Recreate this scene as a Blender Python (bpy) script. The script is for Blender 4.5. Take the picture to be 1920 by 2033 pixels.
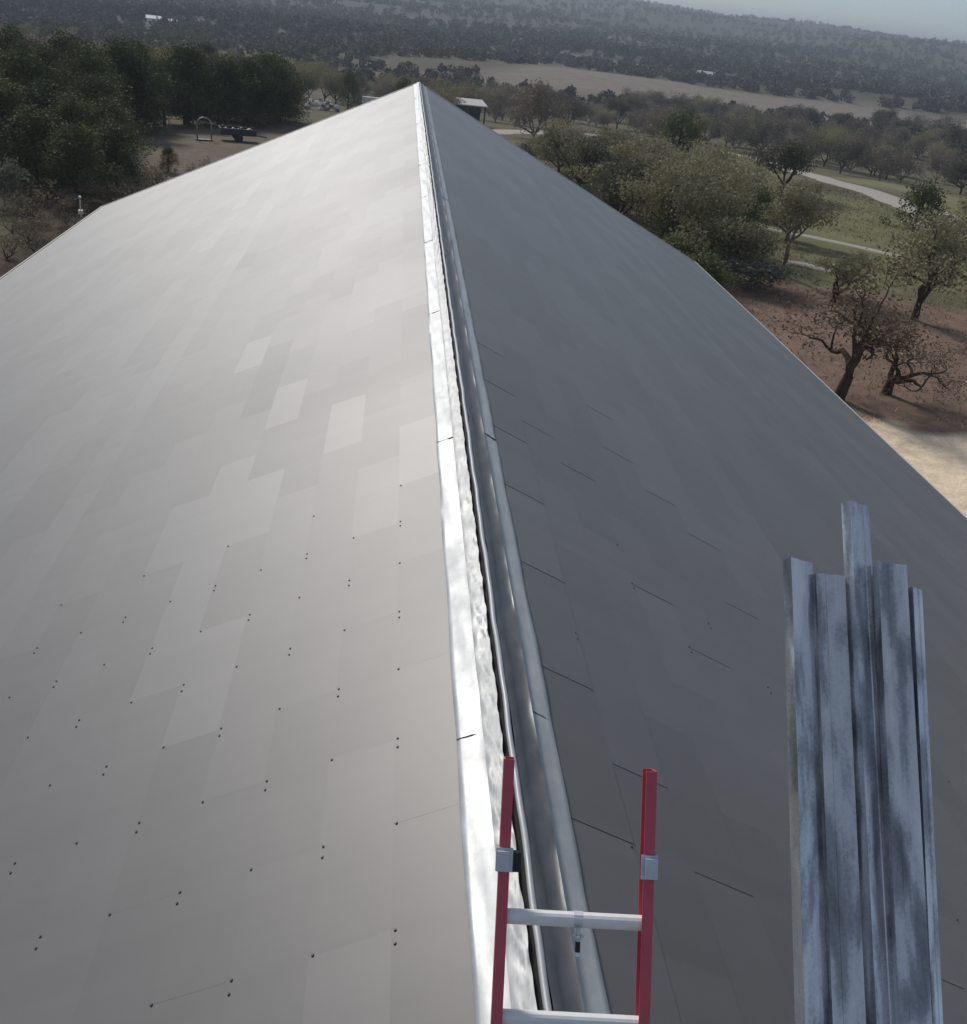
import bpy, math, random
import numpy as np
from mathutils import Matrix, Vector

# ------------------------------------------------------------------ camera, sky, sun, exposure
scene = bpy.context.scene
for o in list(bpy.data.objects): bpy.data.objects.remove(o)
C = scene.collection
CAM = Vector((-0.565, 0.0, 11.0))
cd = bpy.data.cameras.new('camera'); cam = bpy.data.objects.new('camera', cd); C.objects.link(cam)
fw, rt, up = Vector((0.105901, 0.891768, -0.439925)), Vector((0.992194, -0.065468, 0.106134)), Vector((-0.065846, 0.447731, 0.891741))
cam.matrix_world = Matrix(((rt.x, up.x, -fw.x, CAM.x), (rt.y, up.y, -fw.y, CAM.y), (rt.z, up.z, -fw.z, CAM.z), (0, 0, 0, 1)))
cd.sensor_fit = 'HORIZONTAL'; cd.sensor_width = 36; cd.lens = 38.73; cd.clip_start = 0.05; cd.clip_end = 20000
scene.camera = cam
SUN_AZ, SUN_EL = math.radians(-25), math.radians(34)      # azimuth from +y towards +x
wd = bpy.data.worlds.new('World'); scene.world = wd; wd.use_nodes = True
nt = wd.node_tree; bg = nt.nodes['Background']
sk = nt.nodes.new('ShaderNodeTexSky'); sk.sky_type = 'NISHITA'; sk.sun_disc = False
sk.sun_elevation = SUN_EL; sk.sun_rotation = SUN_AZ; sk.air_density = .7; sk.dust_density = .4; sk.ozone_density = 2.6; sk.altitude = 300
veil = nt.nodes.new('ShaderNodeMix'); veil.data_type = 'RGBA'; veil.inputs[0].default_value = .5      # thin high cloud, even over the whole sky
veil.inputs[7].default_value = (2.9, 3.25, 3.6, 1); nt.links.new(sk.outputs[0], veil.inputs[6]); nt.links.new(veil.outputs[2], bg.inputs[0]); bg.inputs[1].default_value = 0.082
sl = bpy.data.lights.new('sun', 'SUN'); sl.energy = 2.05; sl.angle = math.radians(9); sl.color = (1, .94, .86)
so = bpy.data.objects.new('sun', sl); C.objects.link(so)
sd = Vector((math.sin(SUN_AZ) * math.cos(SUN_EL), math.cos(SUN_AZ) * math.cos(SUN_EL), math.sin(SUN_EL)))
so.rotation_euler = sd.to_track_quat('Z', 'Y').to_euler(); so.location = (0, 0, 60)
scene.view_settings.view_transform = 'Standard'; scene.view_settings.look = 'None'
scene.view_settings.exposure = 0.46; scene.view_settings.gamma = 1.0

# ------------------------------------------------------------------ helpers
RNG = random.Random(7); NR = np.random.default_rng(11)
def link(o, parent=None):
    C.objects.link(o)
    if parent: o.parent = parent
    return o
def tag(o, label=None, cat=None, group=None, kind=None):
    if label: o['label'] = label
    if cat: o['category'] = cat
    if group: o['group'] = group
    if kind: o['kind'] = kind
    return o
def empty(name, loc=(0, 0, 0), rz=0.0):
    o = bpy.data.objects.new(name, None); o.empty_display_size = .3; o.location = loc; o.rotation_euler = (0, 0, rz); return link(o)
class MB:
    def __init__(s): s.v = []; s.f = []
    def add(s, vs, fs):
        n = len(s.v); s.v += [tuple(p) for p in vs]; s.f += [tuple(i + n for i in f) for f in fs]
    def box(s, a, b, M=None):
        (x0, y0, z0), (x1, y1, z1) = a, b
        vs = [(x0, y0, z0), (x1, y0, z0), (x1, y1, z0), (x0, y1, z0), (x0, y0, z1), (x1, y0, z1), (x1, y1, z1), (x0, y1, z1)]
        if M is not None: vs = [M @ Vector(p) for p in vs]
        s.add(vs, [(0, 3, 2, 1), (4, 5, 6, 7), (0, 1, 5, 4), (1, 2, 6, 5), (2, 3, 7, 6), (3, 0, 4, 7)])
    def tube(s, pts, rad, n=6, cap=True):
        pts = [Vector(p) for p in pts]; base = len(s.v); k = len(pts); u = None
        for i, p in enumerate(pts):
            t = (pts[min(i + 1, k - 1)] - pts[max(i - 1, 0)])
            t = t.normalized() if t.length > 1e-9 else Vector((0, 0, 1))
            if u is None: u = t.orthogonal().normalized()
            u = u - t * u.dot(t); u = u.normalized() if u.length > 1e-6 else t.orthogonal().normalized()
            w = t.cross(u); r = rad[i] if hasattr(rad, '__len__') else rad
            for j in range(n):
                a = 2 * math.pi * j / n; s.v.append(tuple(p + (u * math.cos(a) + w * math.sin(a)) * r))
        for i in range(k - 1):
            for j in range(n):
                a = base + i * n + j; b = base + i * n + (j + 1) % n; s.f.append((a, b, b + n, a + n))
        if cap:
            s.f.append(tuple(base + j for j in reversed(range(n)))); s.f.append(tuple(base + (k - 1) * n + j for j in range(n)))
    def extrude(s, prof, p0, ax, ux, uy, L, closed=True):      # profile polygon (2d) swept from p0 along ax
        n = len(prof); b = len(s.v)
        for k in (0, L):
            for (a, c_) in prof: s.v.append(tuple(p0 + ax * k + ux * a + uy * c_))
        for j in range(n if closed else n - 1):
            j2 = (j + 1) % n; s.f.append((b + j, b + j2, b + n + j2, b + n + j))
        if closed: s.f.append(tuple(b + j for j in reversed(range(n)))); s.f.append(tuple(b + n + j for j in range(n)))
    def build(s, name, mat, parent=None, smooth=False):
        me = mesh(name, s.v, s.f, mat, smooth); return link(bpy.data.objects.new(name, me), parent)
def mesh(name, v, f, mat, smooth=False):
    me = bpy.data.meshes.new(name); me.from_pydata([tuple(map(float, p)) for p in v], [], [tuple(map(int, q)) for q in f]); me.materials.append(mat)
    if smooth: me.polygons.foreach_set('use_smooth', [True] * len(me.polygons))
    me.update(); return me
def npmesh(name, v, f, mat, smooth=False):                      # fast quads/tris from arrays
    v = np.asarray(v, dtype=np.float32); f = np.asarray(f, dtype=np.int32); me = bpy.data.meshes.new(name); k = f.shape[1]
    me.vertices.add(len(v)); me.vertices.foreach_set('co', v.ravel())
    me.loops.add(f.size); me.loops.foreach_set('vertex_index', f.ravel())
    me.polygons.add(len(f)); me.polygons.foreach_set('loop_start', np.arange(len(f), dtype=np.int32) * k)
    try: me.polygons.foreach_set('loop_total', np.full(len(f), k, dtype=np.int32))
    except Exception: pass
    me.polygons.foreach_set('use_smooth', np.full(len(f), bool(smooth)))
    me.update(calc_edges=True); me.validate(); me.polygons.foreach_set('use_smooth', np.full(len(me.polygons), bool(smooth))); me.materials.append(mat); return me

# ------------------------------------------------------------------ materials
class NT:
    def __init__(s, name):
        s.m = bpy.data.materials.new(name); s.m.use_nodes = True; s.t = s.m.node_tree; s.p = s.t.nodes['Principled BSDF']; s.out = s.t.nodes['Material Output']
    def n(s, ty, **kw):
        x = s.t.nodes.new(ty)
        for k, v in kw.items():
            if k.startswith('i_'):
                q = k[2:]; x.inputs[int(q) if q.isdigit() else q].default_value = v
            else: setattr(x, k, v)
        return x
    def l(s, a, b): s.t.links.new(a, b)
    def noise(s, scale, detail=3, rough=.55, vec=None):
        x = s.n('ShaderNodeTexNoise', i_Scale=scale, i_Detail=detail, i_Roughness=rough)
        if vec is not None: s.l(vec, x.inputs['Vector'])
        return x.outputs['Fac']
    def pos(s, sc=(1, 1, 1)):
        g = s.n('ShaderNodeNewGeometry'); m = s.n('ShaderNodeMapping'); m.inputs['Scale'].default_value = sc; s.l(g.outputs['Position'], m.inputs[0]); return m.outputs[0]
    def obj(s, sc=(1, 1, 1), rot=(0, 0, 0)):
        g = s.n('ShaderNodeTexCoord'); m = s.n('ShaderNodeMapping'); m.inputs['Scale'].default_value = sc; m.inputs['Rotation'].default_value = rot; s.l(g.outputs['Object'], m.inputs[0]); return m.outputs[0]
    def ramp(s, fac, stops):
        r = s.n('ShaderNodeValToRGB'); e = r.color_ramp.elements
        while len(e) < len(stops): e.new(.5)
        for x, (p, col) in zip(e, stops):
            x.position = p; x.color = (*col, 1) if len(col) == 3 else col
        s.l(fac, r.inputs[0]); return r.outputs[0]
    def mr(s, fac, a, b, c, d):
        x = s.n('ShaderNodeMapRange'); x.inputs[1].default_value = a; x.inputs[2].default_value = b; x.inputs[3].default_value = c; x.inputs[4].default_value = d
        s.l(fac, x.inputs[0]); return x.outputs[0]
    def math(s, op, a, b):
        x = s.n('ShaderNodeMath', operation=op)
        for i, q in enumerate((a, b)):
            if isinstance(q, (int, float)): x.inputs[i].default_value = q
            else: s.l(q, x.inputs[i])
        return x.outputs[0]
    def mixc(s, fac, a, b, mode='MIX'):
        x = s.n('ShaderNodeMix', data_type='RGBA', blend_type=mode)
        for i, q in ((0, fac), (6, a), (7, b)):
            if isinstance(q, (int, float)): x.inputs[i].default_value = q
            elif isinstance(q, tuple): x.inputs[i].default_value = (*q, 1)
            else: s.l(q, x.inputs[i])
        return x.outputs[2]
    def bump(s, h, strength, dist):
        b = s.n('ShaderNodeBump', i_Strength=strength, i_Distance=dist); s.l(h, b.inputs['Height']); s.l(b.outputs[0], s.p.inputs['Normal'])
    def set(s, **kw):
        for k, v in kw.items():
            q = s.p.inputs[k.replace('_', ' ')]
            if hasattr(v, 'is_output'): s.l(v, q)
            else: q.default_value = (*v, 1) if isinstance(v, tuple) and len(v) == 3 else v
        return s.m

def m_roof():
    t = NT('coated_shingle'); a = t.n('ShaderNodeAttribute', attribute_name='tint'); f = a.outputs['Fac']
    n1 = t.noise(.35, 4, .6, t.pos()); n2 = t.noise(9, 4, .65, t.pos((1, .35, 1)))
    v = t.math('ADD', t.math('MULTIPLY', f, .030), t.math('ADD', t.math('MULTIPLY', n1, .020), t.math('MULTIPLY', n2, .014)))
    n4 = t.noise(1.0, 4, .6, t.pos((.45, 5.5, .45))); v = t.math('ADD', v, t.mr(n4, .3, .75, .078, .092))
    col = t.n('ShaderNodeCombineColor'); t.l(t.math('MULTIPLY', v, 1.045), col.inputs[0]); t.l(v, col.inputs[1]); t.l(t.math('MULTIPLY', v, .975), col.inputs[2])
    r = t.math('ADD', t.math('MULTIPLY', f, -.05), t.mr(n1, .3, .7, .54, .62))
    t.bump(t.noise(420, 2, .5, t.pos()), .05, .002)
    return t.set(Base_Color=col.outputs[0], Roughness=r, Specular_IOR_Level=.4, Coat_Weight=.6, Coat_Roughness=.46)
def m_galv(name, base, rough, metal, spangle=60, stain=.5, stretch=(1, 1, 1), blue=1.06):
    t = NT(name); p = t.obj(stretch)
    vo = t.n('ShaderNodeTexVoronoi', i_Scale=spangle); t.l(t.obj(), vo.inputs['Vector'])
    n = t.noise(3.5, 5, .65, p); n2 = t.noise(22, 4, .6, p)
    f = t.math('ADD', t.math('MULTIPLY', n, stain), t.math('MULTIPLY', n2, .22))
    f = t.math('ADD', f, t.math('MULTIPLY', vo.outputs['Distance'], .05))
    c = t.ramp(f, [(.22, (base * .55, base * .58, base * .6 * blue)), (.62, (base, base * 1.01, base * blue))])
    t.bump(t.noise(6, 3, .5, p), .18, .01)
    return t.set(Base_Color=c, Metallic=metal, Roughness=t.mr(n, .25, .75, rough * .7, rough * 1.35))
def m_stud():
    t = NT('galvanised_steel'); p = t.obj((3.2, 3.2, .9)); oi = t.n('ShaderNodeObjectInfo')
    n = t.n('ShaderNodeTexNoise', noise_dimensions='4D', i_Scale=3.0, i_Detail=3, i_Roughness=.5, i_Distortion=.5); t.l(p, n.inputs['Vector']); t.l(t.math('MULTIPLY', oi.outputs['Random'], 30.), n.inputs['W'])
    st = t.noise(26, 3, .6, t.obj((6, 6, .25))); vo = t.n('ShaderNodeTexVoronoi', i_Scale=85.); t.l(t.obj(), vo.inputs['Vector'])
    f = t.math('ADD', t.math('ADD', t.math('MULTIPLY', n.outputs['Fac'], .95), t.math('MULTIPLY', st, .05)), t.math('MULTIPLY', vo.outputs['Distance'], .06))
    c = t.ramp(f, [(.34, (.20, .21, .23)), (.47, (.36, .37, .395)), (.54, (.60, .61, .64)), (.70, (.78, .79, .81))])  # dark and bright blotches paint mirrored surroundings into the steel's base colour
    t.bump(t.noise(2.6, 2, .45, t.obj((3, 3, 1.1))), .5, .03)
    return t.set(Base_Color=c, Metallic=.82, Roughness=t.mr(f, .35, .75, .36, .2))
def m_plain(name, col, rough=.6, metal=0., var=.25, scale=8, spec=.5):
    t = NT(name); n = t.noise(scale, 4, .6, t.obj())
    c = t.mixc(n, tuple(x * (1 - var) for x in col), tuple(min(1, x * (1 + var)) for x in col))
    return t.set(Base_Color=c, Roughness=rough, Metallic=metal, Specular_IOR_Level=spec)
def m_leaf(name, a, b, trans=.25):
    t = NT(name); g = t.n('ShaderNodeNewGeometry'); oi = t.n('ShaderNodeObjectInfo')
    f = t.math('ADD', t.math('MULTIPLY', g.outputs['Random Per Island'], .55), t.math('MULTIPLY', oi.outputs['Random'], .45))
    c = t.mixc(f, a, b); t.set(Base_Color=c, Roughness=.75, Specular_IOR_Level=.2)
    tr = t.n('ShaderNodeBsdfTranslucent'); t.l(c, tr.inputs[0]); mx = t.n('ShaderNodeMixShader'); mx.inputs[0].default_value = trans
    t.l(t.p.outputs[0], mx.inputs[1]); t.l(tr.outputs[0], mx.inputs[2]); t.l(mx.outputs[0], t.out.inputs[0]); return t.m
def m_ground():
    t = NT('earth'); a = t.n('ShaderNodeAttribute', attribute_name='cover')
    p = t.pos(); n1 = t.noise(.18, 5, .62, p); n2 = t.noise(1.7, 6, .68, p); n3 = t.noise(14, 4, .7, p)
    m = t.math('ADD', t.math('ADD', t.math('MULTIPLY', n1, .45), t.math('MULTIPLY', n2, .65)), t.math('MULTIPLY', n3, .5))
    k = t.mr(m, .45, 1.15, .35, 1.65)
    cc = t.n('ShaderNodeCombineColor')
    for i in range(3): t.l(k, cc.inputs[i])
    c = t.mixc(1.0, a.outputs['Color'], cc.outputs[0], 'MULTIPLY')
    t.bump(m, .6, .12)
    return t.set(Base_Color=c, Roughness=.95, Specular_IOR_Level=.1)
def m_cover(name):
    t = NT(name); a = t.n('ShaderNodeAttribute', attribute_name='cover'); g = t.n('ShaderNodeNewGeometry')
    k = t.mr(g.outputs['Random Per Island'], 0, 1, .65, 1.4); cc = t.n('ShaderNodeCombineColor')
    for i in range(3): t.l(k, cc.inputs[i])
    return t.set(Base_Color=t.mixc(1.0, a.outputs['Color'], cc.outputs[0], 'MULTIPLY'), Roughness=.85, Specular_IOR_Level=.15)
def m_gravel(name, a, b):
    t = NT(name); p = t.pos(); n = t.noise(.5, 5, .65, p); n2 = t.noise(9, 4, .7, p)
    t.bump(n2, .4, .03)
    return t.set(Base_Color=t.mixc(t.math('ADD', t.math('MULTIPLY', n, .6), t.math('MULTIPLY', n2, .4)), a, b), Roughness=.95, Specular_IOR_Level=.1)

ROOF = m_roof()
FLASH = m_galv('ridge_flashing_metal', .70, .5, .22, 90, .35, (1, .6, 1), 1.0)
FOIL = m_galv('wrinkled_foil', .6, .55, .15, 40, .6, (1, 1, 1), .99)
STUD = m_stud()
GALV2 = m_galv('bracket_zinc', .8, .4, .35, 80, .4)
ALU = m_plain('rung_aluminium', (.8, .8, .79), .45, .15, .12, 30)
RED = m_plain('red_fibreglass', (.54, .08, .115), .42, 0, .2, 14)
BLACK = m_plain('black_rubber', (.02, .02, .022), .6, 0, .2)
SCREW = m_plain('screw_head', (.085, .085, .086), .5, .3, .2)
DARKGAP = m_plain('vent_gap', (.018, .018, .02), .8, 0, .2)
TRIM = m_plain('pale_trim', (.62, .58, .52), .45, 0, .08, 3)
WALL = m_plain('steel_wall_panel', (.5, .48, .44), .55, 0, .06, 2)
DECKM = m_plain('plywood', (.35, .25, .15), .8, 0, .25, 6)
WHITE = m_plain('white_paint', (.8, .79, .76), .5, 0, .1, 4)
STONE = m_plain('pale_limestone', (.62, .6, .55), .9, 0, .25, 5)
DARK = m_plain('dark_metal', (.05, .05, .055), .5, .4, .3)
GREYM = m_plain('weathered_metal', (.3, .3, .31), .5, .5, .25)
BARK = m_plain('oak_bark', (.075, .052, .04), .95, 0, .45, 9, .1)
PALEBARK = m_plain('grey_bark', (.2, .175, .15), .95, 0, .35, 9, .1)
L_OAK = m_leaf('oak_leaves', (.18, .165, .092), (.36, .325, .2))
L_JUN = m_leaf('juniper_leaves', (.042, .056, .02), (.125, .142, .052), .15)
L_GREY = m_leaf('grey_twigs', (.17, .138, .105), (.32, .265, .2), .15)
L_BROWN = m_leaf('dry_leaves', (.12, .088, .06), (.24, .19, .13), .25)
L_DARK = m_leaf('dark_oak_leaves', (.09, .088, .06), (.175, .165, .11), .2)
L_GREEN = m_leaf('bush_leaves', (.075, .092, .036), (.16, .185, .075), .2)
EARTH = m_ground(); COVER = m_cover('distant_foliage'); TUFT = m_cover('dry_grass_blades')
ROADM = m_gravel('caliche_gravel', (.30, .27, .23), (.52, .48, .42))

# ------------------------------------------------------------------ the land
def ss(a, b, x):
    t = max(0., min(1., (x - a) / (b - a))); return t * t * (3 - 2 * t)
def terrain(x, y):
    r = math.hypot(x, y - 18.); az = math.atan2(x, y)
    z = -15. * ss(24, 300, r)
    z += (52. + 9 * math.sin(az * 7 + 1.0) + 5 * math.sin(az * 17 + .4)) * ss(800, 2700, r)
    und = ss(60, 400, r)
    z += und * (1.1 * math.sin(x * .021 + y * .013 + .7) + .9 * math.sin(y * .027 - x * .017 + 2.1))
    z += ss(500, 1400, r) * (5. * math.sin(x * .0052 + .6) * math.sin(y * .0061 + 1.2) + 2.5 * math.sin(x * .013 - y * .009))
    return z
POLY = {
 'field': [(24.8, 396.2), (81.7, 613.2), (112.1, 554.5), (143.4, 526.0), (273.6, 521.6), (420, 560), (330, 390), (199.1, 375.6), (160.0, 380.3), (103.3, 374.1), (60.5, 380.6), (34.3, 380.3)],
 'field_far': [(102.6, 728.1), (141.0, 702.5), (126.0, 655.5), (88.3, 665.5)],
 'grass': [(14.9, 114.4), (43.1, 205.5), (58.2, 199.3), (47.4, 129.2), (41.0, 98.9), (42.3, 90.5), (48, 77.8), (46, 64.0), (40, 54.1), (21.9, 52.0), (19.3, 55.7), (17.0, 70.8)],
 'verge': [(79.9, 185.1), (82.4, 132.6), (60, 86.3), (55.0, 106.5), (54.8, 126.6)],
 'soil': [(14.7, 49.2), (17.9, 49.9), (22.3, 49.1), (38.9, 50.7), (30, 31.0), (16.4, 30.6), (15.0, 29.4), (13.0, 34.0)],
 'sand': [(11.5, 30.0), (16.5, 30.6), (18.6, 30.6), (30, 29), (30, 8), (11.0, 8)],
 'clearing': [(-18.8, 78.5), (-18.9, 89.4), (-12.4, 105.3), (-10.2, 125.1), (-9.2, 84.1), (-12.4, 71.3), (-13.2, 61.4), (-16.4, 68.0)],
 'weeds': [(-18.5, 50.5), (-17.5, 58.8), (-14.0, 60.9), (-8, 50), (-11.8, 36.6), (-14.5, 35)],
 'yellow': [(-53.0, 389.2), (-43.0, 405.8), (-28.5, 358.3), (-23.6, 297.3), (-32.2, 304.5), (-44.9, 351.7)]}
COL = {'field': (.225, .19, .155), 'field_far': (.22, .18, .15), 'grass': (.185, .175, .09), 'verge': (.2, .19, .1), 'soil': (.225, .155, .115),
       'sand': (.84, .68, .49), 'clearing': (.17, .135, .105), 'weeds': (.085, .062, .046), 'yellow': (.2, .2, .09)}
SOFT = {'field': 30, 'field_far': 20, 'grass': 5, 'verge': 8, 'soil': 2.5, 'sand': .9, 'clearing': 3, 'weeds': 2, 'yellow': 14}
def polysd(P, X, Y):                                            # signed distance, positive inside
    P = np.array(P); d = np.full(X.shape, 1e18); ins = np.zeros(X.shape, bool)
    for i in range(len(P)):
        a, b = P[i], P[(i + 1) % len(P)]; e = b - a
        t = np.clip(((X - a[0]) * e[0] + (Y - a[1]) * e[1]) / (e @ e), 0, 1)
        d = np.minimum(d, (X - a[0] - t * e[0]) ** 2 + (Y - a[1] - t * e[1]) ** 2)
        c1 = (a[1] > Y) != (b[1] > Y); xx = a[0] + (Y - a[1]) / (e[1] if abs(e[1]) > 1e-9 else 1e-9) * e[0]; ins ^= c1 & (X < xx)
    return np.where(ins, 1, -1) * np.sqrt(d)
def wob(X, Y, s, ph): return np.sin(X / s + ph) * np.sin(Y / s * 1.13 + ph * 2.1) + .5 * np.sin(X / s * 2.3 - Y / s * 1.9 + ph)
def cover(X, Y):
    R = np.hypot(X, Y - 18)
    base = np.stack([.13 + 0 * X, .115 + 0 * X, .072 + 0 * X], -1)
    far = np.clip((R - 300) / 500, 0, 1)[..., None]
    base = base * (1 - far) + np.array((.066, .066, .044)) * far
    w = np.clip(.5 + .45 * wob(X, Y, 160, .3), 0, 1)[..., None] * far
    base = base * (1 - w) + np.array((.115, .096, .074)) * w
    for k, P in POLY.items():
        s = SOFT[k]; m = np.clip(.5 + (polysd(P, X, Y) + .6 * s * wob(X, Y, s * 1.3, 1.7)) / s, 0, 1)[..., None]
        base = base * (1 - m) + np.array(COL[k]) * m
    return base
def setcol(me, cols):
    a = me.color_attributes.new('cover', 'FLOAT_COLOR', 'POINT'); c = np.ones((len(cols), 4), np.float32); c[:, :3] = cols; a.data.foreach_set('color', c.ravel())
azs = np.concatenate([np.linspace(-180, -50, 40, endpoint=False), np.linspace(-50, 60, 330, endpoint=False), np.linspace(60, 180, 40, endpoint=False)])
rad = [0.0]; r_ = 3.0
while r_ < 7000: rad.append(r_); r_ *= 1.019
rad = np.array(rad); A, Rr = np.meshgrid(np.radians(azs), rad); GX = np.sin(A) * Rr; GY = np.cos(A) * Rr + 18
GZ = np.array([terrain(x, y) for x, y in zip(GX.ravel(), GY.ravel())])
na, nr = len(azs), len(rad)
i, j = np.meshgrid(np.arange(nr - 1), np.arange(na), indexing='ij'); j2 = (j + 1) % na
F = np.stack([i * na + j, i * na + j2, (i + 1) * na + j2, (i + 1) * na + j], -1).reshape(-1, 4)[:, ::-1]
gme = npmesh('ground', np.stack([GX.ravel(), GY.ravel(), GZ], -1), F, EARTH, True); setcol(gme, cover(GX.ravel(), GY.ravel()))
tag(link(bpy.data.objects.new('ground', gme)), kind='structure')
def ribbon(name, path, wid, lift, mat, label=None):
    P = [Vector((x, y, 0)) for x, y in path]; pts = []
    for k in range(len(P) - 1):
        p0, p1, p2, p3 = P[max(k - 1, 0)], P[k], P[k + 1], P[min(k + 2, len(P) - 1)]
        n = max(3, int((p2 - p1).length / 1.2))
        for q in range(n):
            t = q / n; pts.append(.5 * ((2 * p1) + (p2 - p0) * t + (2 * p0 - 5 * p1 + 4 * p2 - p3) * t * t + (3 * p1 - p0 - 3 * p2 + p3) * t ** 3))
    m = MB(); K = 7; rr = random.Random(3); L = 0
    for k, p in enumerate(pts):
        t = (pts[min(k + 1, len(pts) - 1)] - pts[max(k - 1, 0)]).normalized(); nn = Vector((t.y, -t.x, 0)); ws = wid * (1 + .12 * math.sin(k * .31) + .08 * rr.uniform(-1, 1))
        for q in range(K):
            u = q / (K - 1) - .5; s = p + nn * ws * u; crown = lift - (.12 if q in (0, K - 1) else 0) - .015 * (abs(abs(u) - .22) < .12)
            m.v.append((s.x, s.y, terrain(s.x, s.y) + crown))
    for k in range(len(pts) - 1):
        for q in range(K - 1):
            a = k * K + q; m.f.append((a, a + 1, a + K + 1, a + K))
    o = m.build(name, mat, None, True); tag(o, label, None, None, 'structure'); return o
ROADP = [(2, 118), (8.4, 140.8), (19.0, 171.4), (34.5, 212), (47.4, 225.0), (58.4, 224), (65.3, 214), (66, 190), (60.3, 164.7), (55.1, 138), (52.3, 118.0), (50.2, 103.4), (47.6, 92.0), (45.0, 85.6), (41.2, 79.5)]
TRACKP = [(22, 69), (25.8, 67.3), (27.3, 66.2), (28.8, 64.9), (31.5, 62)]
ribbon('road', ROADP, 6.5, .07, ROADM, 'pale caliche gravel road curving through the grass')
ribbon('path', TRACKP, 1.1, .06, ROADM, 'narrow pale dirt path crossing the grass')
ribbon('path', [(21, 56.6), (22.1, 56.4), (23.1, 55.3), (24.8, 55.6)], 1.0, .06, ROADM, 'short pale dirt path near the oaks')

# ------------------------------------------------------------------ the building
TH = math.radians(25.6); CT, ST = math.cos(TH), math.sin(TH); RZ = 8.4; Y0, Y1 = 1.77, 35.7; SL = 11.1; PW, PL = .2959, .9906
house = empty('gable_roofed_building', (0, 18.7, 0)); HO = Vector((0, 18.7, 0))
tag(house, 'long building with grey shingled gable roof and bright metal ridge', 'building')
def hb(mb, name, mat, parent=house, smooth=False):
    if parent is house: mb.v = [(p[0], p[1] - 18.7, p[2]) for p in mb.v]
    return mb.build(name, mat, parent, smooth)
def slope(side, s, y, n=0.):                                    # point on a slope: s down from the ridge, n along its normal
    return Vector((side * (s * CT + n * ST), y, RZ - s * ST + n * CT))
hw = SL * CT - .45; ez = RZ - (SL - .5) * ST - .15
for side in (-1, 1):
    m = MB(); x0 = side * hw; zt = RZ - hw / CT * ST - .12     # corrugated long wall
    ys = np.arange(Y0 + .5, Y1 - .4, .3); pr = []
    for k, yy in enumerate(ys): pr += [(0, yy), (.03 * side, yy + .05), (.03 * side, yy + .12), (0, yy + .17)]
    for (dx, yy) in pr: m.v += [(x0 + dx, yy, -.3), (x0 + dx, yy, zt)]
    for k in range(len(pr) - 1): a = 2 * k; m.f.append((a, a + 2, a + 3, a + 1))
    hb(m, 'wall', WALL)
for yy in (Y0 + .5, Y1 - .5):
    m = MB(); d = .1
    vs = [(-hw, yy, -.3), (hw, yy, -.3), (hw, yy, RZ - hw / CT * ST - .12), (0, yy, RZ - .14), (-hw, yy, RZ - hw / CT * ST - .12)]
    m.add(vs + [(x, y + d, z) for x, y, z in vs], [(0, 1, 2, 3, 4), (9, 8, 7, 6, 5), (0, 5, 6, 1), (1, 6, 7, 2), (2, 7, 8, 3), (3, 8, 9, 4), (4, 9, 5, 0)])
    hb(m, 'gable_wall', WALL)
decks = {}
for side in (-1, 1):
    e = bpy.data.objects.new('roof_slope', None)
    m = MB(); A_ = [slope(side, s, y, n) for n in (-.12, -.004) for (s, y) in ((0, Y0), (SL, Y0), (SL, Y1), (0, Y1))]
    m.add(A_, [(0, 1, 2, 3), (7, 6, 5, 4), (0, 4, 5, 1), (1, 5, 6, 2), (2, 6, 7, 3), (3, 7, 4, 0)])
    decks[side] = hb(m, 'roof_slope', DECKM)
    m = MB(); ya = Vector((0, 1, 0)); dn = Vector((side * CT, 0, -ST)); nn = Vector((side * ST, 0, CT))   # rake and eave trims
    for yy, sg in ((Y0, -1), (Y1, 1)):
        t = MB(); t.extrude([(0, 0.018), (.09, .018), (.09, .010), (.012, .010), (.012, -.16), (0, -.16)], slope(side, .02, yy + sg * .014), dn, ya * -sg, nn, SL)
        hb(t, 'rake_trim', TRIM)
    t = MB(); t.extrude([(-.05, .020), (.03, .020), (.03, -.14), (.022, -.14), (.022, .012), (-.05, .012)], slope(side, SL, Y0), ya, dn, nn, Y1 - Y0)
    hb(t, 'eave_trim', TRIM)
# shingles: one thin slab each, lapped down the slope, near end lapped over its neighbour
cache = {}
def shingle_geo(w, L, var, rise=0.):
    vr = random.Random(var * 17 + 5)
    a, b, c_, d = [vr.uniform(-.0001, .0001) for _ in range(4)]; warp = vr.uniform(-.0002, .0002)
    t = .0003 + rise * .4; W_ = w + .010; L_ = L + .010
    # (u, v, n): upper near, upper far, lower far, lower near
    top = [(0, 0, .0013 + rise + a), (0, L_, .0012 + b), (W_, L_, .0050 + c_ + warp), (W_, 0, .0050 + rise + d - warp)]
    bot = [(u, v, n - t) for u, v, n in top]
    return top + bot, [(0, 1, 2, 3), (7, 6, 5, 4), (0, 3, 7, 4), (1, 5, 6, 2), (3, 2, 6, 7), (0, 4, 5, 1)]
TINTS = [.05 + .9 * RNG.random() for _ in range(14)]; TINTS += [-.25, 1.1]
def slab(side, w, L, var, lap=0.):
    key = (side, round(w, 3), round(L, 3), var, lap)
    if key not in cache:
        vs, fs = shingle_geo(w, L, var, lap)
        pts = [Vector((side * (u * CT + n * ST), v, -u * ST + n * CT)) for u, v, n in vs]
        if side < 0: fs = [f[::-1] for f in fs]
        me = mesh('shingle', pts, fs, ROOF); a = me.attributes.new('tint', 'FLOAT', 'POINT'); a.data.foreach_set('value', [TINTS[var]] * 8); cache[key] = me
    return cache[key]
def lapof(side, s, y):                                          # a few lapped ends stand proud beside the ridge on the right slope
    if side < 0: return 0.
    if s < .5 and y < 9: return .0020
    return .0018 if s < 2.2 and y < 9 and math.sin(s * 37 + y * 11) > .55 else 0.
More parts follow.
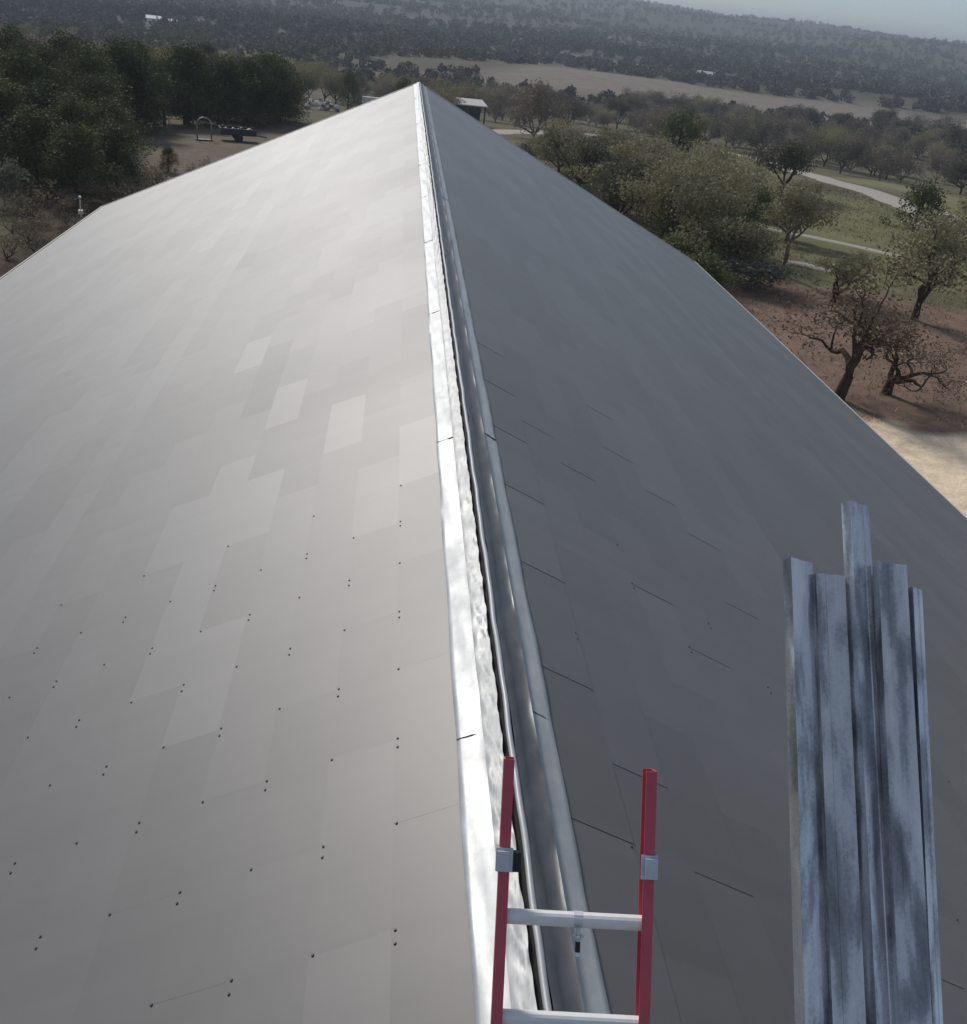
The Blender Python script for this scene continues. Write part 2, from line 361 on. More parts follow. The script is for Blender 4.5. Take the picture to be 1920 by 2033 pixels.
def patch(side, s, y):                                          # low-frequency clusters of like-toned shingles
    return math.sin(s * .9 + y * .55 + side) * math.sin(s * .4 - y * .8 + 1.3) + .7 * math.sin(s * 2.1 + y * 1.3)
DARKER = [(1.83, 10.01), (1.78, 9.22), (3.1, 16.14)]
PALER = [(2.13, 10.17), (1.48, 8.53), (0.92, 7.34), (0.36, 6.0), (1.66, 6.76), (1.46, 6.45), (1.84, 6.06), (1.67, 6.16), (1.72, 5.66), (2.07, 6.15), (1.69, 4.82), (1.44, 4.45)]
panels = []; screws = {-1: MB(), 1: MB()}; srt = sorted(range(14), key=lambda q: TINTS[q])
def screw(side, s, y):
    m = screws[side]; r = .0054; k = 7; p = [slope(side, s + r * math.cos(6.283 * q / k), y + r * math.sin(6.283 * q / k), nn_) for nn_ in (.002, .0095) for q in range(k)]
    m.add(p, [tuple(range(k, 2 * k))] + [(q, (q + 1) % k, k + (q + 1) % k, k + q) for q in range(k)])
for side, s0, ph in ((-1, .148 - PW, 0), (1, .265 - PW, 0)):
    k = 0; s = s0
    while s < SL - .05:
        sa, sb = max(s, .015), min(s + PW, SL)
        jo = (2.972 if k % 2 == 1 else 2.477) if side < 0 else (2.961 if k % 2 == 1 else 2.446)
        y = jo - 3 * PL; ctone = RNG.gauss(0, .16)
        while y < Y1:
            ya, yb = max(y, Y0), min(y + PL, Y1)
            if yb - ya > .03:
                pv = patch(side, s, y); q = int(np.clip((pv / 3.4 + .5 + ctone + RNG.gauss(0, .16)) * 14, 0, 13)); panels.append((side, sa, sb, ya, yb, 14 if side < 0 and any(sa <= a < sb and ya <= b < yb for a, b in DARKER) else 15 if side < 0 and any(sa <= a < sb and ya <= b < yb for a, b in PALER) else srt[q]))
            if Y0 + .1 < y < 5.9 and s > .1:
                if side < 0 or RNG.random() < .22:
                    screw(side, sa - .004, y); screw(side, sa - .004, y - .055)
                if side < 0 or RNG.random() < .22: screw(side, sa - .004, y + PL / 2)
            y += PL
        s += PW; k += 1
def area(p):
    side, sa, sb, ya, yb, v = p; c3 = slope(side, (sa + sb) / 2, (ya + yb) / 2) - CAM; d = c3.length
    dz = c3.dot(fw); px = c3.dot(rt) / dz * 2066; py = c3.dot(up) / dz * 2066
    if abs(px) > 1010 or abs(py) > 1090: return -1
    return (sb - sa) * (yb - ya) * abs(c3.dot(Vector((side * ST, 0, CT)))) / d ** 3
order = sorted(panels, key=area, reverse=True); near = order[:298]; rest = order[298:]
for (side, sa, sb, ya, yb, v) in near:
    o = bpy.data.objects.new('shingle', slab(side, sb - sa, yb - ya, v, lapof(side, sa, ya))); p = slope(side, sa, ya); o.location = p - HO; link(o, decks[side])
V_, F_, T_ = [], [], []
for (side, sa, sb, ya, yb, v) in rest:
    vs, fs = shingle_geo(sb - sa, yb - ya, v, lapof(side, sa, ya)); b = len(V_); o_ = slope(side, sa, ya) - HO
    V_ += [(o_.x + side * (u * CT + n * ST), o_.y + vv, o_.z - u * ST + n * CT) for u, vv, n in vs]
    F_ += [tuple(q + b for q in (f if side > 0 else f[::-1])) for f in fs]; T_ += [TINTS[v]] * 8
me = npmesh('shingle_field', V_, F_, ROOF); at = me.attributes.new('tint', 'FLOAT', 'POINT'); at.data.foreach_set('value', T_)
tag(link(bpy.data.objects.new('shingle_field', me), house), kind='stuff')
for side in (-1, 1):
    screws[side].v = [(p[0], p[1] - 18.7, p[2]) for p in screws[side].v]
    tag(screws[side].build('screw_heads', SCREW, decks[side]), kind='stuff')
# ridge: flashing lengths on both sides, wrinkled foil, dark gap, bead and shaded gutter
FLASH2 = m_galv('grey_flashing', .66, .5, .12, 90, .3, (1, .6, 1), 1.0)
ysn = [Y0]
while ysn[-1] < Y1: ysn.append(min(Y1, ysn[-1] + max(.03, .010 * ysn[-1])))
def strip(fn, cols, ys):
    m = MB(); K = len(cols)
    for yy in ys: m.v += [tuple(fn(c_, yy)) for c_ in cols]
    for a in range(len(ys) - 1):
        for b in range(K - 1): q = a * K + b; m.f.append((q, q + 1, q + K + 1, q + K))
    return m
def nz(a, b, c_=0.): return math.sin(a * 1.0 + 1.7 * c_) * math.sin(b * 1.3 + c_) + .6 * math.sin(a * 2.3 + b * 1.9 + c_ * 3) + .4 * math.sin(a * 5.1 - b * 3.3 + c_)
def base_fn(c_, yy):
    x, z = c_; return (x, yy, RZ + z)
cap = hb(strip(base_fn, [(-.14, -.066), (-.06, -.022), (0, .004), (.05, .002), (.075, -.028), (.12, -.050), (.155, -.066), (.22, -.100)], [Y0, Y1]), 'ridge_cap', DARKGAP)
def sub(mb, name, mat, smooth=True):
    mb.v = [(p[0], p[1] - 18.7, p[2]) for p in mb.v]; return mb.build(name, mat, cap, smooth)
def flange(side, s_out, s_in, n_in, seed, ya, yb):
    ys = [y for y in ysn if ya < y < yb]; ys = [ya] + ys + [yb]
    def fn(u, yy):
        s = s_out + (s_in - s_out) * u; n = .016 + (n_in - .016) * max(0, u - .55) / .45 + .0028 * nz(u * 3, yy * 3.1, seed) + .0015 * math.sin(yy * 17 + seed)
        n += .004 * (yy - ya) / (yb - ya) * -1 + .002
        if u < .01: n = .010
        return slope(side, s + (.003 * math.sin(yy * 5 + seed) if u < .06 else 0), yy, n)
    return strip(fn, [0, .03, .2, .4, .6, .8, 1] if side > 0 else [1, .8, .6, .4, .2, .03, 0], ys)
SEC = [Y0 - .03, 3.32, 6.40, 9.45, 12.5, 15.5, 18.6, 21.6, 24.7, 27.8, 30.8, Y1 + .02]
for k in range(len(SEC) - 1):
    sub(flange(-1, .185, .068, .015, k * 1.3, SEC[k], SEC[k + 1] + .05), 'flashing', FLASH)
    sub(flange(1, .270, .150, .022, k * 2.1 + 5, SEC[k] + .2, min(SEC[k + 1] + .25, Y1 + .02)), 'flashing', FLASH2)
def foil(u, yy):
    x = -.070 + u * .066; z = -.006 + .034 * u ** .7 + .0048 * nz(u * 5 + yy * 2, yy * 19, 1) * (1 if .02 < u < .98 else .3) + .0028 * math.sin(yy * 41 + u * 4) * math.sin(yy * 3.7)
    return (x + .004 * nz(yy * 9, u * 2, 4) * u, yy, RZ + z)
sub(strip(foil, [q / 8 for q in range(9)], ysn), 'foil_underlay', FOIL)
m = MB(); ptsb = [(.030 + .003 * nz(yy * 3, 1, 2), yy, RZ + .028 + .002 * nz(yy * 5, 2, 1)) for yy in ysn]; m.tube(ptsb, .0125, 8)
sub(m, 'bead', FLASH2)
def gut(c_, yy):
    x, z, w = c_; return (x + w * .004 * nz(yy * 4, x * 30, 2), yy, RZ + z + w * .004 * nz(yy * 6, x * 20, 7))
sub(strip(gut, [(.042, .026, 1), (.062, .020, 1), (.082, -.002, 1), (.105, -.018, 1), (.135, -.024, 1), (.150, -.022, 0)], ysn), 'gutter_fold', m_galv('shaded_flashing', .16, .5, .4, 60, .6))  # darker base colour puts the groove's shade into this metal

# ------------------------------------------------------------------ scaffold below the frame, ladder, studs
sc = empty('scaffold_platform', (.5, .35, 0)); tag(sc, 'plywood scaffold platform against the near gable', 'scaffold')
def lb(mb, name, mat, par, org, smooth=False):
    mb.v = [(p[0] - org[0], p[1] - org[1], p[2] - org[2]) for p in mb.v]; return mb.build(name, mat, par, smooth)
for k in range(6):
    m = MB(); y = -.85 + k * .41; m.box((-1.3, y, 7.155), (2.3, y + .395, 7.195)); lb(m, 'plank', DECKM, sc, (.5, .35, 0))
for x in (-1.2, 2.2):
    for y in (-.8, 1.5):
        m = MB(); m.tube([(x, y, 0), (x, y, 7.15)], .024, 8); lb(m, 'post', GREYM, sc, (.5, .35, 0), True)
    for z in (2.2, 4.6, 7.1):
        m = MB(); m.tube([(x, -.8, z), (x, 1.5, z)], .02, 8); lb(m, 'crossbar', GREYM, sc, (.5, .35, 0), True)
for y in (-.8, 1.5):
    for z in (2.2, 4.6, 7.1):
        m = MB(); m.tube([(-1.2, y, z + .05), (2.2, y, z + .05)], .02, 8); lb(m, 'crossbar', GREYM, sc, (.5, .35, 0), True)
LM = Vector((.0405, 1.8316, 8.6075)); LA = Vector((.001, .55804, .82981)).normalized(); LW = Vector((.99391, -.09196, .06068)); LW = (LW - LA * LW.dot(LA)).normalized(); LN = LW.cross(LA).normalized()   # LN towards the camera side
if LN.dot(fw) > 0: LN = -LN
LB = -1.69                                                      # foot on the platform
lo = LM + LA * LB; lad = empty('ladder', lo); tag(lad, 'red fibreglass ladder with silver rungs leaning on the roof peak', 'ladder')
for sg in (-1, 1):
    c0 = LM + LW * sg * .193; L = .678 - LB + (0 if sg < 0 else -.012)
    prof = [(.0145, .030), (.0145, -.040), (-.0145, -.040), (-.0145, -.035), (.0095, -.035), (.0095, .025), (-.0145, .025), (-.0145, .030)]
    prof = [(a * sg, b) for a, b in prof]
    if sg < 0: prof = prof[::-1]
    m = MB(); m.extrude(prof, c0 + LA * LB, LA, LW, LN, L); r = lb(m, 'rail', RED, lad, lo)
    m = MB(); m.extrude([(-.022 * sg, .031), (.023 * sg, .031), (.023 * sg, -.01), (.019 * sg, -.01), (.019 * sg, .0345), (-.022 * sg, .0345)][::sg], c0 + LA * .385, LA, LW, LN, .062)
    m.box((-.016, -.01, 0), (.016, .012, .05), Matrix.Translation(c0 + LA * .39 + LN * .04 + LW * .004 * sg) @ Matrix((LW, LN, LA)).transposed().to_4x4())
    lb(m, 'bracket', GALV2, lad, lo)
    m = MB(); m.box((-.014, -.02, 0), (.014 if sg < 0 else -.008, .02, .05), Matrix.Translation(c0 + LA * .385 - LW * sg * .030 + LN * .01) @ Matrix((LW, LN, LA)).transposed().to_4x4())
    if sg < 0: lb(m, 'guide_block', BLACK, lad, lo)
    m = MB(); m.box((-.03, -.055, -.03), (.03, .045, .02), Matrix.Translation(c0 + LA * (LB + .03)) @ Matrix((LW, LN, LA)).transposed().to_4x4()); lb(m, 'foot', BLACK, lad, lo)
for k in range(8):
    q = .266 - k * .2565
    if q < LB + .05: break
    m = MB(); a, b = LM + LA * q - LW * .186, LM + LA * q + LW * .186
    prof = [(.021 * math.cos(t), .021 * math.sin(t) if math.sin(t) < .8 else .018) for t in [2 * math.pi * u / 16 for u in range(16)]]
    m.extrude(prof[::-1], a, LW, LN, LA, .372); r = lb(m, 'rung', ALU, lad, lo, False)
    if k == 0:
        mid = LM + LA * q + LW * .012
        m = MB(); m.tube([mid - LW * .012 + LA * 0, mid + LW * .012], .0215, 12); lb(m, 'rung_collar', GALV2, lad, lo)
        m = MB(); m.tube([mid + LN * .014 - LA * .018, mid + LN * .022 - LA * .036], .006, 8); m.tube([mid + LN * .022 - LA * .034 + LW * .012, mid + LN * .02 - LA * .052, mid + LN * .022 - LA * .034 - LW * .012], .005, 6); lb(m, 'hook', GALV2, lad, lo)
        m = MB(); m.tube([mid + LN * .02 - LA * .052, mid + LN * .02 - LA * .078], .007, 8); lb(m, 'hook_latch', BLACK, lad, lo)
        m = MB(); m.tube([mid + LN * .02 - LA * .078, mid + LN * .02 - LA * .088], .009, 8); lb(m, 'hook_tip', WHITE, lad, lo)
# steel studs
SA = Vector((.04817, .72069, .69158)).normalized(); SW = Vector((.99438, -.09577, .04523)); SW = (SW - SA * SW.dot(SA)).normalized(); SN = SW.cross(SA).normalized()
if SN.dot(fw) > 0: SN = -SN
SB = Vector((.794, 2.020, 8.375))
def stud(off, depth, top, web, turn, label, flip=False, lean=0.):
    ax = (SA + SW * lean).normalized(); w_ = (SW * math.cos(turn) + SN * math.sin(turn)); w_ = (w_ - ax * w_.dot(ax)).normalized(); n_ = w_.cross(ax).normalized()
    if n_.dot(SN) < 0: n_ = -n_
    bot = -1.69; p0 = SB + SW * off + SN * depth + ax * bot
    e = empty('steel_stud', p0); e.rotation_euler = Matrix((w_, n_, ax)).transposed().to_euler() if w_.cross(n_).dot(ax) > 0 else Matrix((w_, n_, ax)).transposed().to_euler()
    tag(e, label, 'stud', 'galvanised steel studs leaning on the roof edge')
    R = Matrix((w_, n_, ax)).transposed()
    hand = R.determinant()
    if hand < 0: w2 = -w_; R = Matrix((w2, n_, ax)).transposed(); sx = -1
    else: sx = 1
    e.rotation_euler = R.to_euler(); t = .0014; fl = .041; L = top - bot
    def part(prof, name, z0=0., z1=None):
        m = MB(); pr = [(a * sx, b) for a, b in prof]
        if sx < 0: pr = pr[::-1]
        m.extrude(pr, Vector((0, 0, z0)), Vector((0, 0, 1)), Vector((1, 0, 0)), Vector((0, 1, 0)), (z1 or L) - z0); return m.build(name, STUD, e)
    h = web
    if not flip:
        part([(0, 0), (0, -t), (h * .30, -t), (h * .34, -t - .003), (h * .66, -t - .003), (h * .70, -t), (h, -t), (h, 0), (h * .69, 0), (h * .655, -.003), (h * .345, -.003), (h * .31, 0)], 'web')
        part([(0, -t), (0, -fl), (t, -fl), (t, -t)][::-1], 'flange'); part([(h - t, -t), (h - t, -fl), (h, -fl), (h, -t)][::-1], 'flange')
        part([(t, -fl), (t, -fl + t), (.012, -fl + t), (.012, -fl)][::1], 'lip'); part([(h - .012, -fl), (h - .012, -fl + t), (h - t, -fl + t), (h - t, -fl)], 'lip')
    else:                                                       # open side to the front
        part([(0, -fl), (0, -fl - t), (h, -fl - t), (h, -fl)], 'web')
        part([(0, 0), (0, -fl), (t, -fl), (t, 0)], 'flange'); part([(h - t, 0), (h - t, -fl), (h, -fl), (h, 0)], 'flange')
        part([(t, -t), (t, 0), (.013, 0), (.013, -t)][::-1], 'lip'); part([(h - .013, -t), (h - .013, 0), (h - t, 0), (h - t, -t)][::-1], 'lip')
    return e
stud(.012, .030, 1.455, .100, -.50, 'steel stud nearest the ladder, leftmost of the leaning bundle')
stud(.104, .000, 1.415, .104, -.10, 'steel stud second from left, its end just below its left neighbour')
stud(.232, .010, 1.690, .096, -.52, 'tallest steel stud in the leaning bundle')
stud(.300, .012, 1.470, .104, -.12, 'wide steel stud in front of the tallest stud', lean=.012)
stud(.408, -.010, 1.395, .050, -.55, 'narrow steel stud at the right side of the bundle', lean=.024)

# ------------------------------------------------------------------ trees
def leafcloud(cen, rad_, n, size, rng, flat=.85):               # rhombic leaves in an ellipsoid
    d = rng.normal(size=(n, 3)); d /= np.linalg.norm(d, axis=1)[:, None]; r = rng.random(n) ** .45
    p = np.asarray(cen) + d * (r[:, None]) * np.asarray(rad_)
    a = rng.normal(size=(n, 3)); a /= np.linalg.norm(a, axis=1)[:, None]; b = rng.normal(size=(n, 3)); b -= a * (a * b).sum(1)[:, None]; b /= np.linalg.norm(b, axis=1)[:, None]
    s = size * rng.uniform(.6, 1.4, n)[:, None]
    return np.stack([p - a * s, p - b * s * .55 + a * s * .1, p + a * s, p + b * s * .55 + a * s * .1], 1).reshape(-1, 3)
def quads(v): return np.arange(len(v)).reshape(-1, 4)
def grow(rng, H, W, trunk_h, nl, wig, levels, r0):
    m = MB(); tips = []
    def limb(p, d, L, r, lv):
        n = 5; pts = [p]; rr = [r]; dd = Vector(d)
        for k in range(n):
            dd = (dd + Vector((rng.uniform(-wig, wig), rng.uniform(-wig, wig), rng.uniform(-wig * .6, wig * .8)))).normalized()
            p = p + dd * L / n; pts.append(p); rr.append(r * (1 - .55 * (k + 1) / n))
        m.tube(pts, rr, 6 if lv < 2 else 4, False)
        if lv >= levels: tips.append(p); return
        for q in range(rng.choice((2, 3)) if lv else rng.choice((2, 3, 3))):
            k = rng.randint(3, n) if q else n; b = pts[k]; az = rng.uniform(0, 6.283)
            nd = (dd * .75 + Vector((math.cos(az) * .8, math.sin(az) * .8, rng.uniform(-.05, .55)))).normalized(); limb(b, nd, L * rng.uniform(.55, .8), rr[k] * .8, lv + 1)
        if lv: tips.append(pts[3])
    nt_ = 3; p = Vector((0, 0, -.25)); pts = [p]; rr = [r0 * 1.35]
    for k in range(nt_):
        p = p + Vector((rng.uniform(-.1, .1) * trunk_h, rng.uniform(-.1, .1) * trunk_h, (trunk_h + .25) / nt_)); pts.append(p); rr.append(r0 * (1 - .1 * k))
    m.tube(pts, rr, 8, False)
    for k in range(nl):
        az = 6.283 * (k + rng.uniform(-.25, .25)) / nl; el = rng.uniform(.35, 1.0)
        L = (W * .5) * rng.uniform(.5, .72); limb(p, Vector((math.cos(az) * math.cos(el), math.sin(az) * math.cos(el), math.sin(el) * H / W * 1.3)).normalized(), L, r0 * .62, 0)
    return m, tips
TREES = {}
def make_oak(key, seed, H, W, nleaf, leaf, lmat, bark, wig=.35, levels=2, nl=4, r0=.16, clump=.16, trunk=.22):
    rng = random.Random(seed); nr_ = np.random.default_rng(seed); m, tips = grow(rng, H, W, H * trunk, nl, wig, levels, r0)
    zs = max(t.z for t in tips); xs = max(max(abs(t.x), abs(t.y)) for t in tips)
    fz = (H * .93) / zs; fx = (W * .5 * .92) / xs
    m.v = [(x * fx, y * fx, z * fz if z > 0 else z) for x, y, z in m.v]; tips = [(t.x * fx, t.y * fx, t.z * fz) for t in tips]
    per = max(4, nleaf // len(tips))
    V = np.concatenate([leafcloud(t, (W * clump * nr_.uniform(.6, 1.15), W * clump * nr_.uniform(.6, 1.15), W * clump * nr_.uniform(.4, .75)), per, leaf, nr_) for t in tips])
    TREES[key] = (mesh(key + '_trunk', m.v, m.f, bark, True), npmesh(key + '_crown', V, quads(V), lmat), H, W)
def make_juniper(key, seed, H, W, nclump, per, leaf, lmat, bark):
    rng = np.random.default_rng(seed); m = MB(); m.tube([(0, 0, -.2), (.05, 0, H * .4), (0, .05, H * .85)], [.13, .1, .03], 7, False); V = []
    for k in range(nclump):
        u = rng.random() ** .8; z = H * (.06 + .9 * u); rad_ = W * .5 * math.sqrt(max(.02, 1 - (max(0, u - .3) / .72) ** 2)) * (.8 + .35 * math.sin(k * 2.4)); az = rng.uniform(0, 6.283)
        q = rad_ * rng.uniform(.55, 1.0); cs = W * rng.uniform(.11, .21)
        if k % 3 == 0: m.tube([(0, 0, z * .8), (q * math.cos(az), q * math.sin(az), z)], [.04, .012], 4, False)
        V.append(leafcloud((q * math.cos(az), q * math.sin(az), z), (cs, cs, cs * 1.15), per, leaf, rng))
    V = np.concatenate(V); TREES[key] = (mesh(key + '_trunk', m.v, m.f, bark, True), npmesh(key + '_crown', V, quads(V), lmat), H, W)
for k in range(3): make_oak('live_oak%d' % k, 21 + k * 5, 5, 6, 7600, .085, L_OAK, BARK, .35, 2, 5, .15, .19, .08)
for k in range(2): make_oak('open_oak%d' % k, 61 + k * 3, 4.6, 5.4, 4200, .07, L_OAK, BARK, .5, 2, 4, .17, .13, .1)
for k in range(2): make_oak('bare_oak%d' % k, 83 + k * 7, 4.2, 4.6, 3000, .045, L_BROWN, BARK, .8, 3, 4, .19, .15, .16)
for k in range(3): make_oak('grey_tree%d' % k, 121 + k * 4, 6, 7, 3600, .13, L_GREY, PALEBARK, .35, 2, 6, .16, .2, .06)
for k in range(2): make_oak('dark_oak%d' % k, 141 + k * 4, 5, 6, 5200, .11, L_DARK, BARK, .3, 2, 5, .16, .2, .12)
for k in range(3): make_juniper('juniper%d' % k, 171 + k, 6.5, 5, 74, 135, .085, L_JUN, BARK)
for k in range(2): make_juniper('bush%d' % k, 191 + k, 3, 4, 46, 80, .09, L_GREEN, BARK)
for k in range(2): make_oak('dry_shrub%d' % k, 211 + k, 1.5, 1.8, 520, .045, L_BROWN, BARK, .6, 2, 6, .025, .16, .05)
make_oak('pale_tree', 231, 4.8, 4.2, 2600, .075, L_OAK, PALEBARK, .4, 2, 4, .13, .16, .35)
make_oak('grey_shrub', 241, 1.9, 2.4, 1500, .06, m_leaf('sage_leaves', (.10, .105, .08), (.2, .2, .15)), PALEBARK, .5, 2, 6, .03, .2, .05)
count = 0
def tree(kind, x, y, H, label, cat='tree', group=None, name=None, rz=None, W=None):
    global count; count += 1
    tm, cm, h0, w0 = TREES[kind]; s = H / h0; sw = (W / w0) if W else s
    nm = name or kind.rstrip('0123456789')
    e = empty(nm, (x, y, terrain(x, y) - .02), RNG.uniform(0, 6.28) if rz is None else rz); e.scale = (sw, sw, s)
    link(bpy.data.objects.new('trunk', tm), e); link(bpy.data.objects.new('crown', cm), e); return tag(e, label, cat, group)
# the ones that can be told apart on the right
tree('open_oak0', 23.6, 45.4, 5.3, 'open-crowned oak with dark forking limbs on bare brown soil', W=7.2)
tree('bare_oak0', 15.1, 32.9, 5.2, 'twisted nearly bare oak close to the right eave', W=6.8, rz=2.7)
tree('bare_oak1', 17.3, 34.0, 2.9, 'low sparse leaning oak right of the twisted bare oak', W=4.8, rz=.4)
tree('pale_tree', 19.7, 52.7, 4.9, 'slender tree with pale twin trunks beside the grass', W=4.0)
tree('dark_oak0', 33.9, 94.4, 4.8, 'dark round tree standing at the near side of the road', W=5.6)
tree('bush0', 39.2, 78.8, 3.2, 'round green bush alone inside the road bend', 'bush', W=4.4)
tree('live_oak0', 17.5, 60.0, 5.0, 'big olive oak behind the middle of the right roof edge', W=6.6)
tree('bush1', 29.4, 115.5, 5.2, 'rounded green tree rising left of the dark round tree', W=6.8)
tree('grey_tree0', 16.9, 141, 7.0, 'grey leafless tree beside the open shed', W=8.4)
tree('dry_shrub0', 13.7, 62.5, 2.3, 'brown dry shrub among the oaks along the roof edge', 'shrub', W=2.8)
for (x, y, H, W, kd) in [(15.2, 51.5, 4.6, 5.6, 'live_oak1'), (14.6, 56.5, 4.8, 5.8, 'live_oak2'), (14.4, 69, 4.6, 5.6, 'live_oak1'), (19.5, 72, 4.8, 6, 'live_oak0'), (16, 81, 4.5, 5.6, 'live_oak2'), (12.6, 76, 4.2, 5.2, 'dark_oak1'), (13, 90, 3.0, 5.2, 'live_oak0'), (19.5, 88, 3.0, 5.2, 'live_oak1'), (14.5, 104, 3.0, 5.2, 'live_oak2'), (21.5, 101, 3.0, 5.2, 'dark_oak1'), (24, 64.5, 3.6, 4.4, 'live_oak2'), (17.5, 118, 3.0, 5.2, 'live_oak0'), (23, 122, 3.0, 5.2, 'live_oak2'), (12.3, 61, 4.2, 5, 'dark_oak0'), (20.5, 47.5, 2.4, 3.4, 'open_oak1'), (25.5, 84, 3.0, 5.2, 'live_oak0')]:
    tree(kd, x, y, H, 'olive oak in the grove along the right roof edge', group='oaks in the grove along the right roof edge', W=W * 1.08, name='live_oak')
for (x, y) in [(13.2, 50), (16.5, 48.6), (13.6, 55), (17.6, 55.5), (15.6, 64), (18.4, 66), (21.5, 67.5), (12.4, 67.5), (16.8, 75.5), (21.6, 77), (13.6, 83), (17.4, 93), (22.8, 93), (11.4, 97), (17.6, 109), (25.4, 108), (21.4, 112), (27.4, 99.5), (24.6, 73), (13.4, 46.4), (18.8, 62.4), (24.5, 90)]:
    tree(RNG.choice(['bush0', 'bush1', 'grey_shrub']), x, y, RNG.uniform(1.5, 2.4), 'low shrub filling the gaps between the grove oaks', 'shrub', 'shrubs under the grove oaks', 'undergrowth_shrub', W=RNG.uniform(3, 4.6))
tree('open_oak1', 30.5, 53.5, 4.4, 'olive oak at the right margin behind the open-crowned oak', W=5.4)
tree('live_oak2', 35.5, 63.0, 5.0, 'oak at the right margin beyond the dirt path', W=6)
def inpoly(k, x, y): return polysd(POLY[k], np.array([x]), np.array([y]))[0]
def roadd(x, y):
    d = 1e9
    for P in (ROADP, TRACKP):
        for a, b in zip(P, P[1:]):
            ex, ey = b[0] - a[0], b[1] - a[1]; t = max(0, min(1, ((x - a[0]) * ex + (y - a[1]) * ey) / (ex * ex + ey * ey))); d = min(d, math.hypot(x - a[0] - t * ex, y - a[1] - t * ey))
    return d
placed = []
def free(x, y, r):
    for (a, b, c_) in placed:
        if (a - x) ** 2 + (b - y) ** 2 < (r + c_) ** 2: return False
    return True
for o in bpy.data.objects:
    if o.get('category') in ('tree', 'bush', 'shrub'): placed.append((o.location.x, o.location.y, 2.0))
# belt beyond the road
n = 0; tries = 0
while n < 118 and tries < 6000:
    tries += 1; y = RNG.uniform(120, 345); x = RNG.uniform(.05 * y, .62 * y)
    if (6 < x < 17 and y < 176) or roadd(x, y) < 9 or inpoly('grass', x, y) > -3 or inpoly('verge', x, y) > 0 or not free(x, y, 2.5): continue
    if any(abs(x / y - q[0] / q[1]) < .02 and y < q[1] for q in ROADP[1:12]) and RNG.random() < .93: continue
    if RNG.random() > .35 + .65 * (abs(x - 70 + (y - 200) * .1) < 40): continue
    placed.append((x, y, 2.5)); n += 1; q = RNG.random(); kd = RNG.choice(['grey_tree0', 'grey_tree1', 'grey_tree2']) if q < .6 else (RNG.choice(['dark_oak0', 'dark_oak1']) if q < .82 else RNG.choice(['live_oak0', 'live_oak1']))
    lab = {'g': 'bare grey-brown tree in the belt beyond the gravel road', 'd': 'dark oak in the tree belt beyond the gravel road', 'l': 'olive oak in the tree belt beyond the gravel road'}[kd[0]]
    tree(kd, x, y, RNG.uniform(5.0, 7.6), lab, group='tree belt beyond the road: ' + {'g': 'grey', 'd': 'dark', 'l': 'olive'}[kd[0]])
# thicket on the left
for (x, y, H, W) in [(-16.4, 55.2, 3.4, 3.8), (-15.3, 58.8, 3.2, 3.6), (-18.9, 57.0, 3.9, 4.6), (-18.2, 61.6, 4.2, 4.6), (-21.6, 60.6, 4.6, 5.0), (-17.4, 66.0, 3.9, 4.4), (-21.0, 66.4, 4.4, 4.8), (-19.6, 71.0, 4.6, 4.8), (-24.6, 66.0, 5, 5.2), (-24.4, 73.5, 6.0, 5.6), (-21.8, 78.0, 6.2, 5.6)]:
    placed.append((x, y, 1.8)); tree('juniper%d' % RNG.randrange(3), x, y, H, 'dark green juniper in the near clump at the left margin', group='near juniper clump at the left', W=W)
for k in range(26):
    x = -31 + k % 13 * 1.75 + RNG.uniform(-.7, .7); y = 90 + (k // 13) * 7 + (x + 20) * 1.5 + RNG.uniform(-2, 2)
    if inpoly('clearing', x, y) > -1.0: y += 9
    if x / y > -.105: x = -.108 * y - RNG.random() * 3
    placed.append((x, y, 1.6)); tree('juniper%d' % RNG.randrange(3), x, y, RNG.uniform(4.6, 6.6), 'dark juniper in the dense row behind the left clearing', group='juniper row behind the left clearing', W=RNG.uniform(5, 6.4))
n = 0; tries = 0
while n < 110 and tries < 6000:
    tries += 1; y = RNG.uniform(104, 330); x = RNG.uniform(-.36 * y, .04 * y)
    if inpoly('clearing', x, y) > -2 or inpoly('yellow', x, y) > -3 or roadd(x, y) < 8 or not free(x, y, 2.4) or (abs(x + .074 * y) < 4.5 and y < 185) or (abs(x + .027 * y) < 4 and y < 235): continue
    placed.append((x, y, 2.4)); n += 1; q = RNG.random()
    kd = RNG.choice(['live_oak0', 'live_oak1', 'live_oak2']) if q < .45 else (RNG.choice(['grey_tree0', 'grey_tree1', 'grey_tree2']) if q < .75 else RNG.choice(['juniper0', 'juniper1']))
    lab = {'g': 'grey leafless tree in the woods behind the left roof edge', 'j': 'dark juniper scattered in the woods behind the left roof edge', 'l': 'olive oak in the woods behind the left roof edge'}[kd[0]]
    tree(kd, x, y, RNG.uniform(4.8, 7.2), lab, group='woods behind the left roof edge: ' + {'g': 'grey', 'j': 'juniper', 'l': 'oak'}[kd[0]])
tree('grey_shrub', -18.9, 52.2, 2.3, 'pale sage shrub at the left margin before the junipers', 'shrub', W=2.6)
tree('juniper1', -14.2, 66.8, 1.5, 'small green juniper sapling alone on the left clearing', W=1.2)
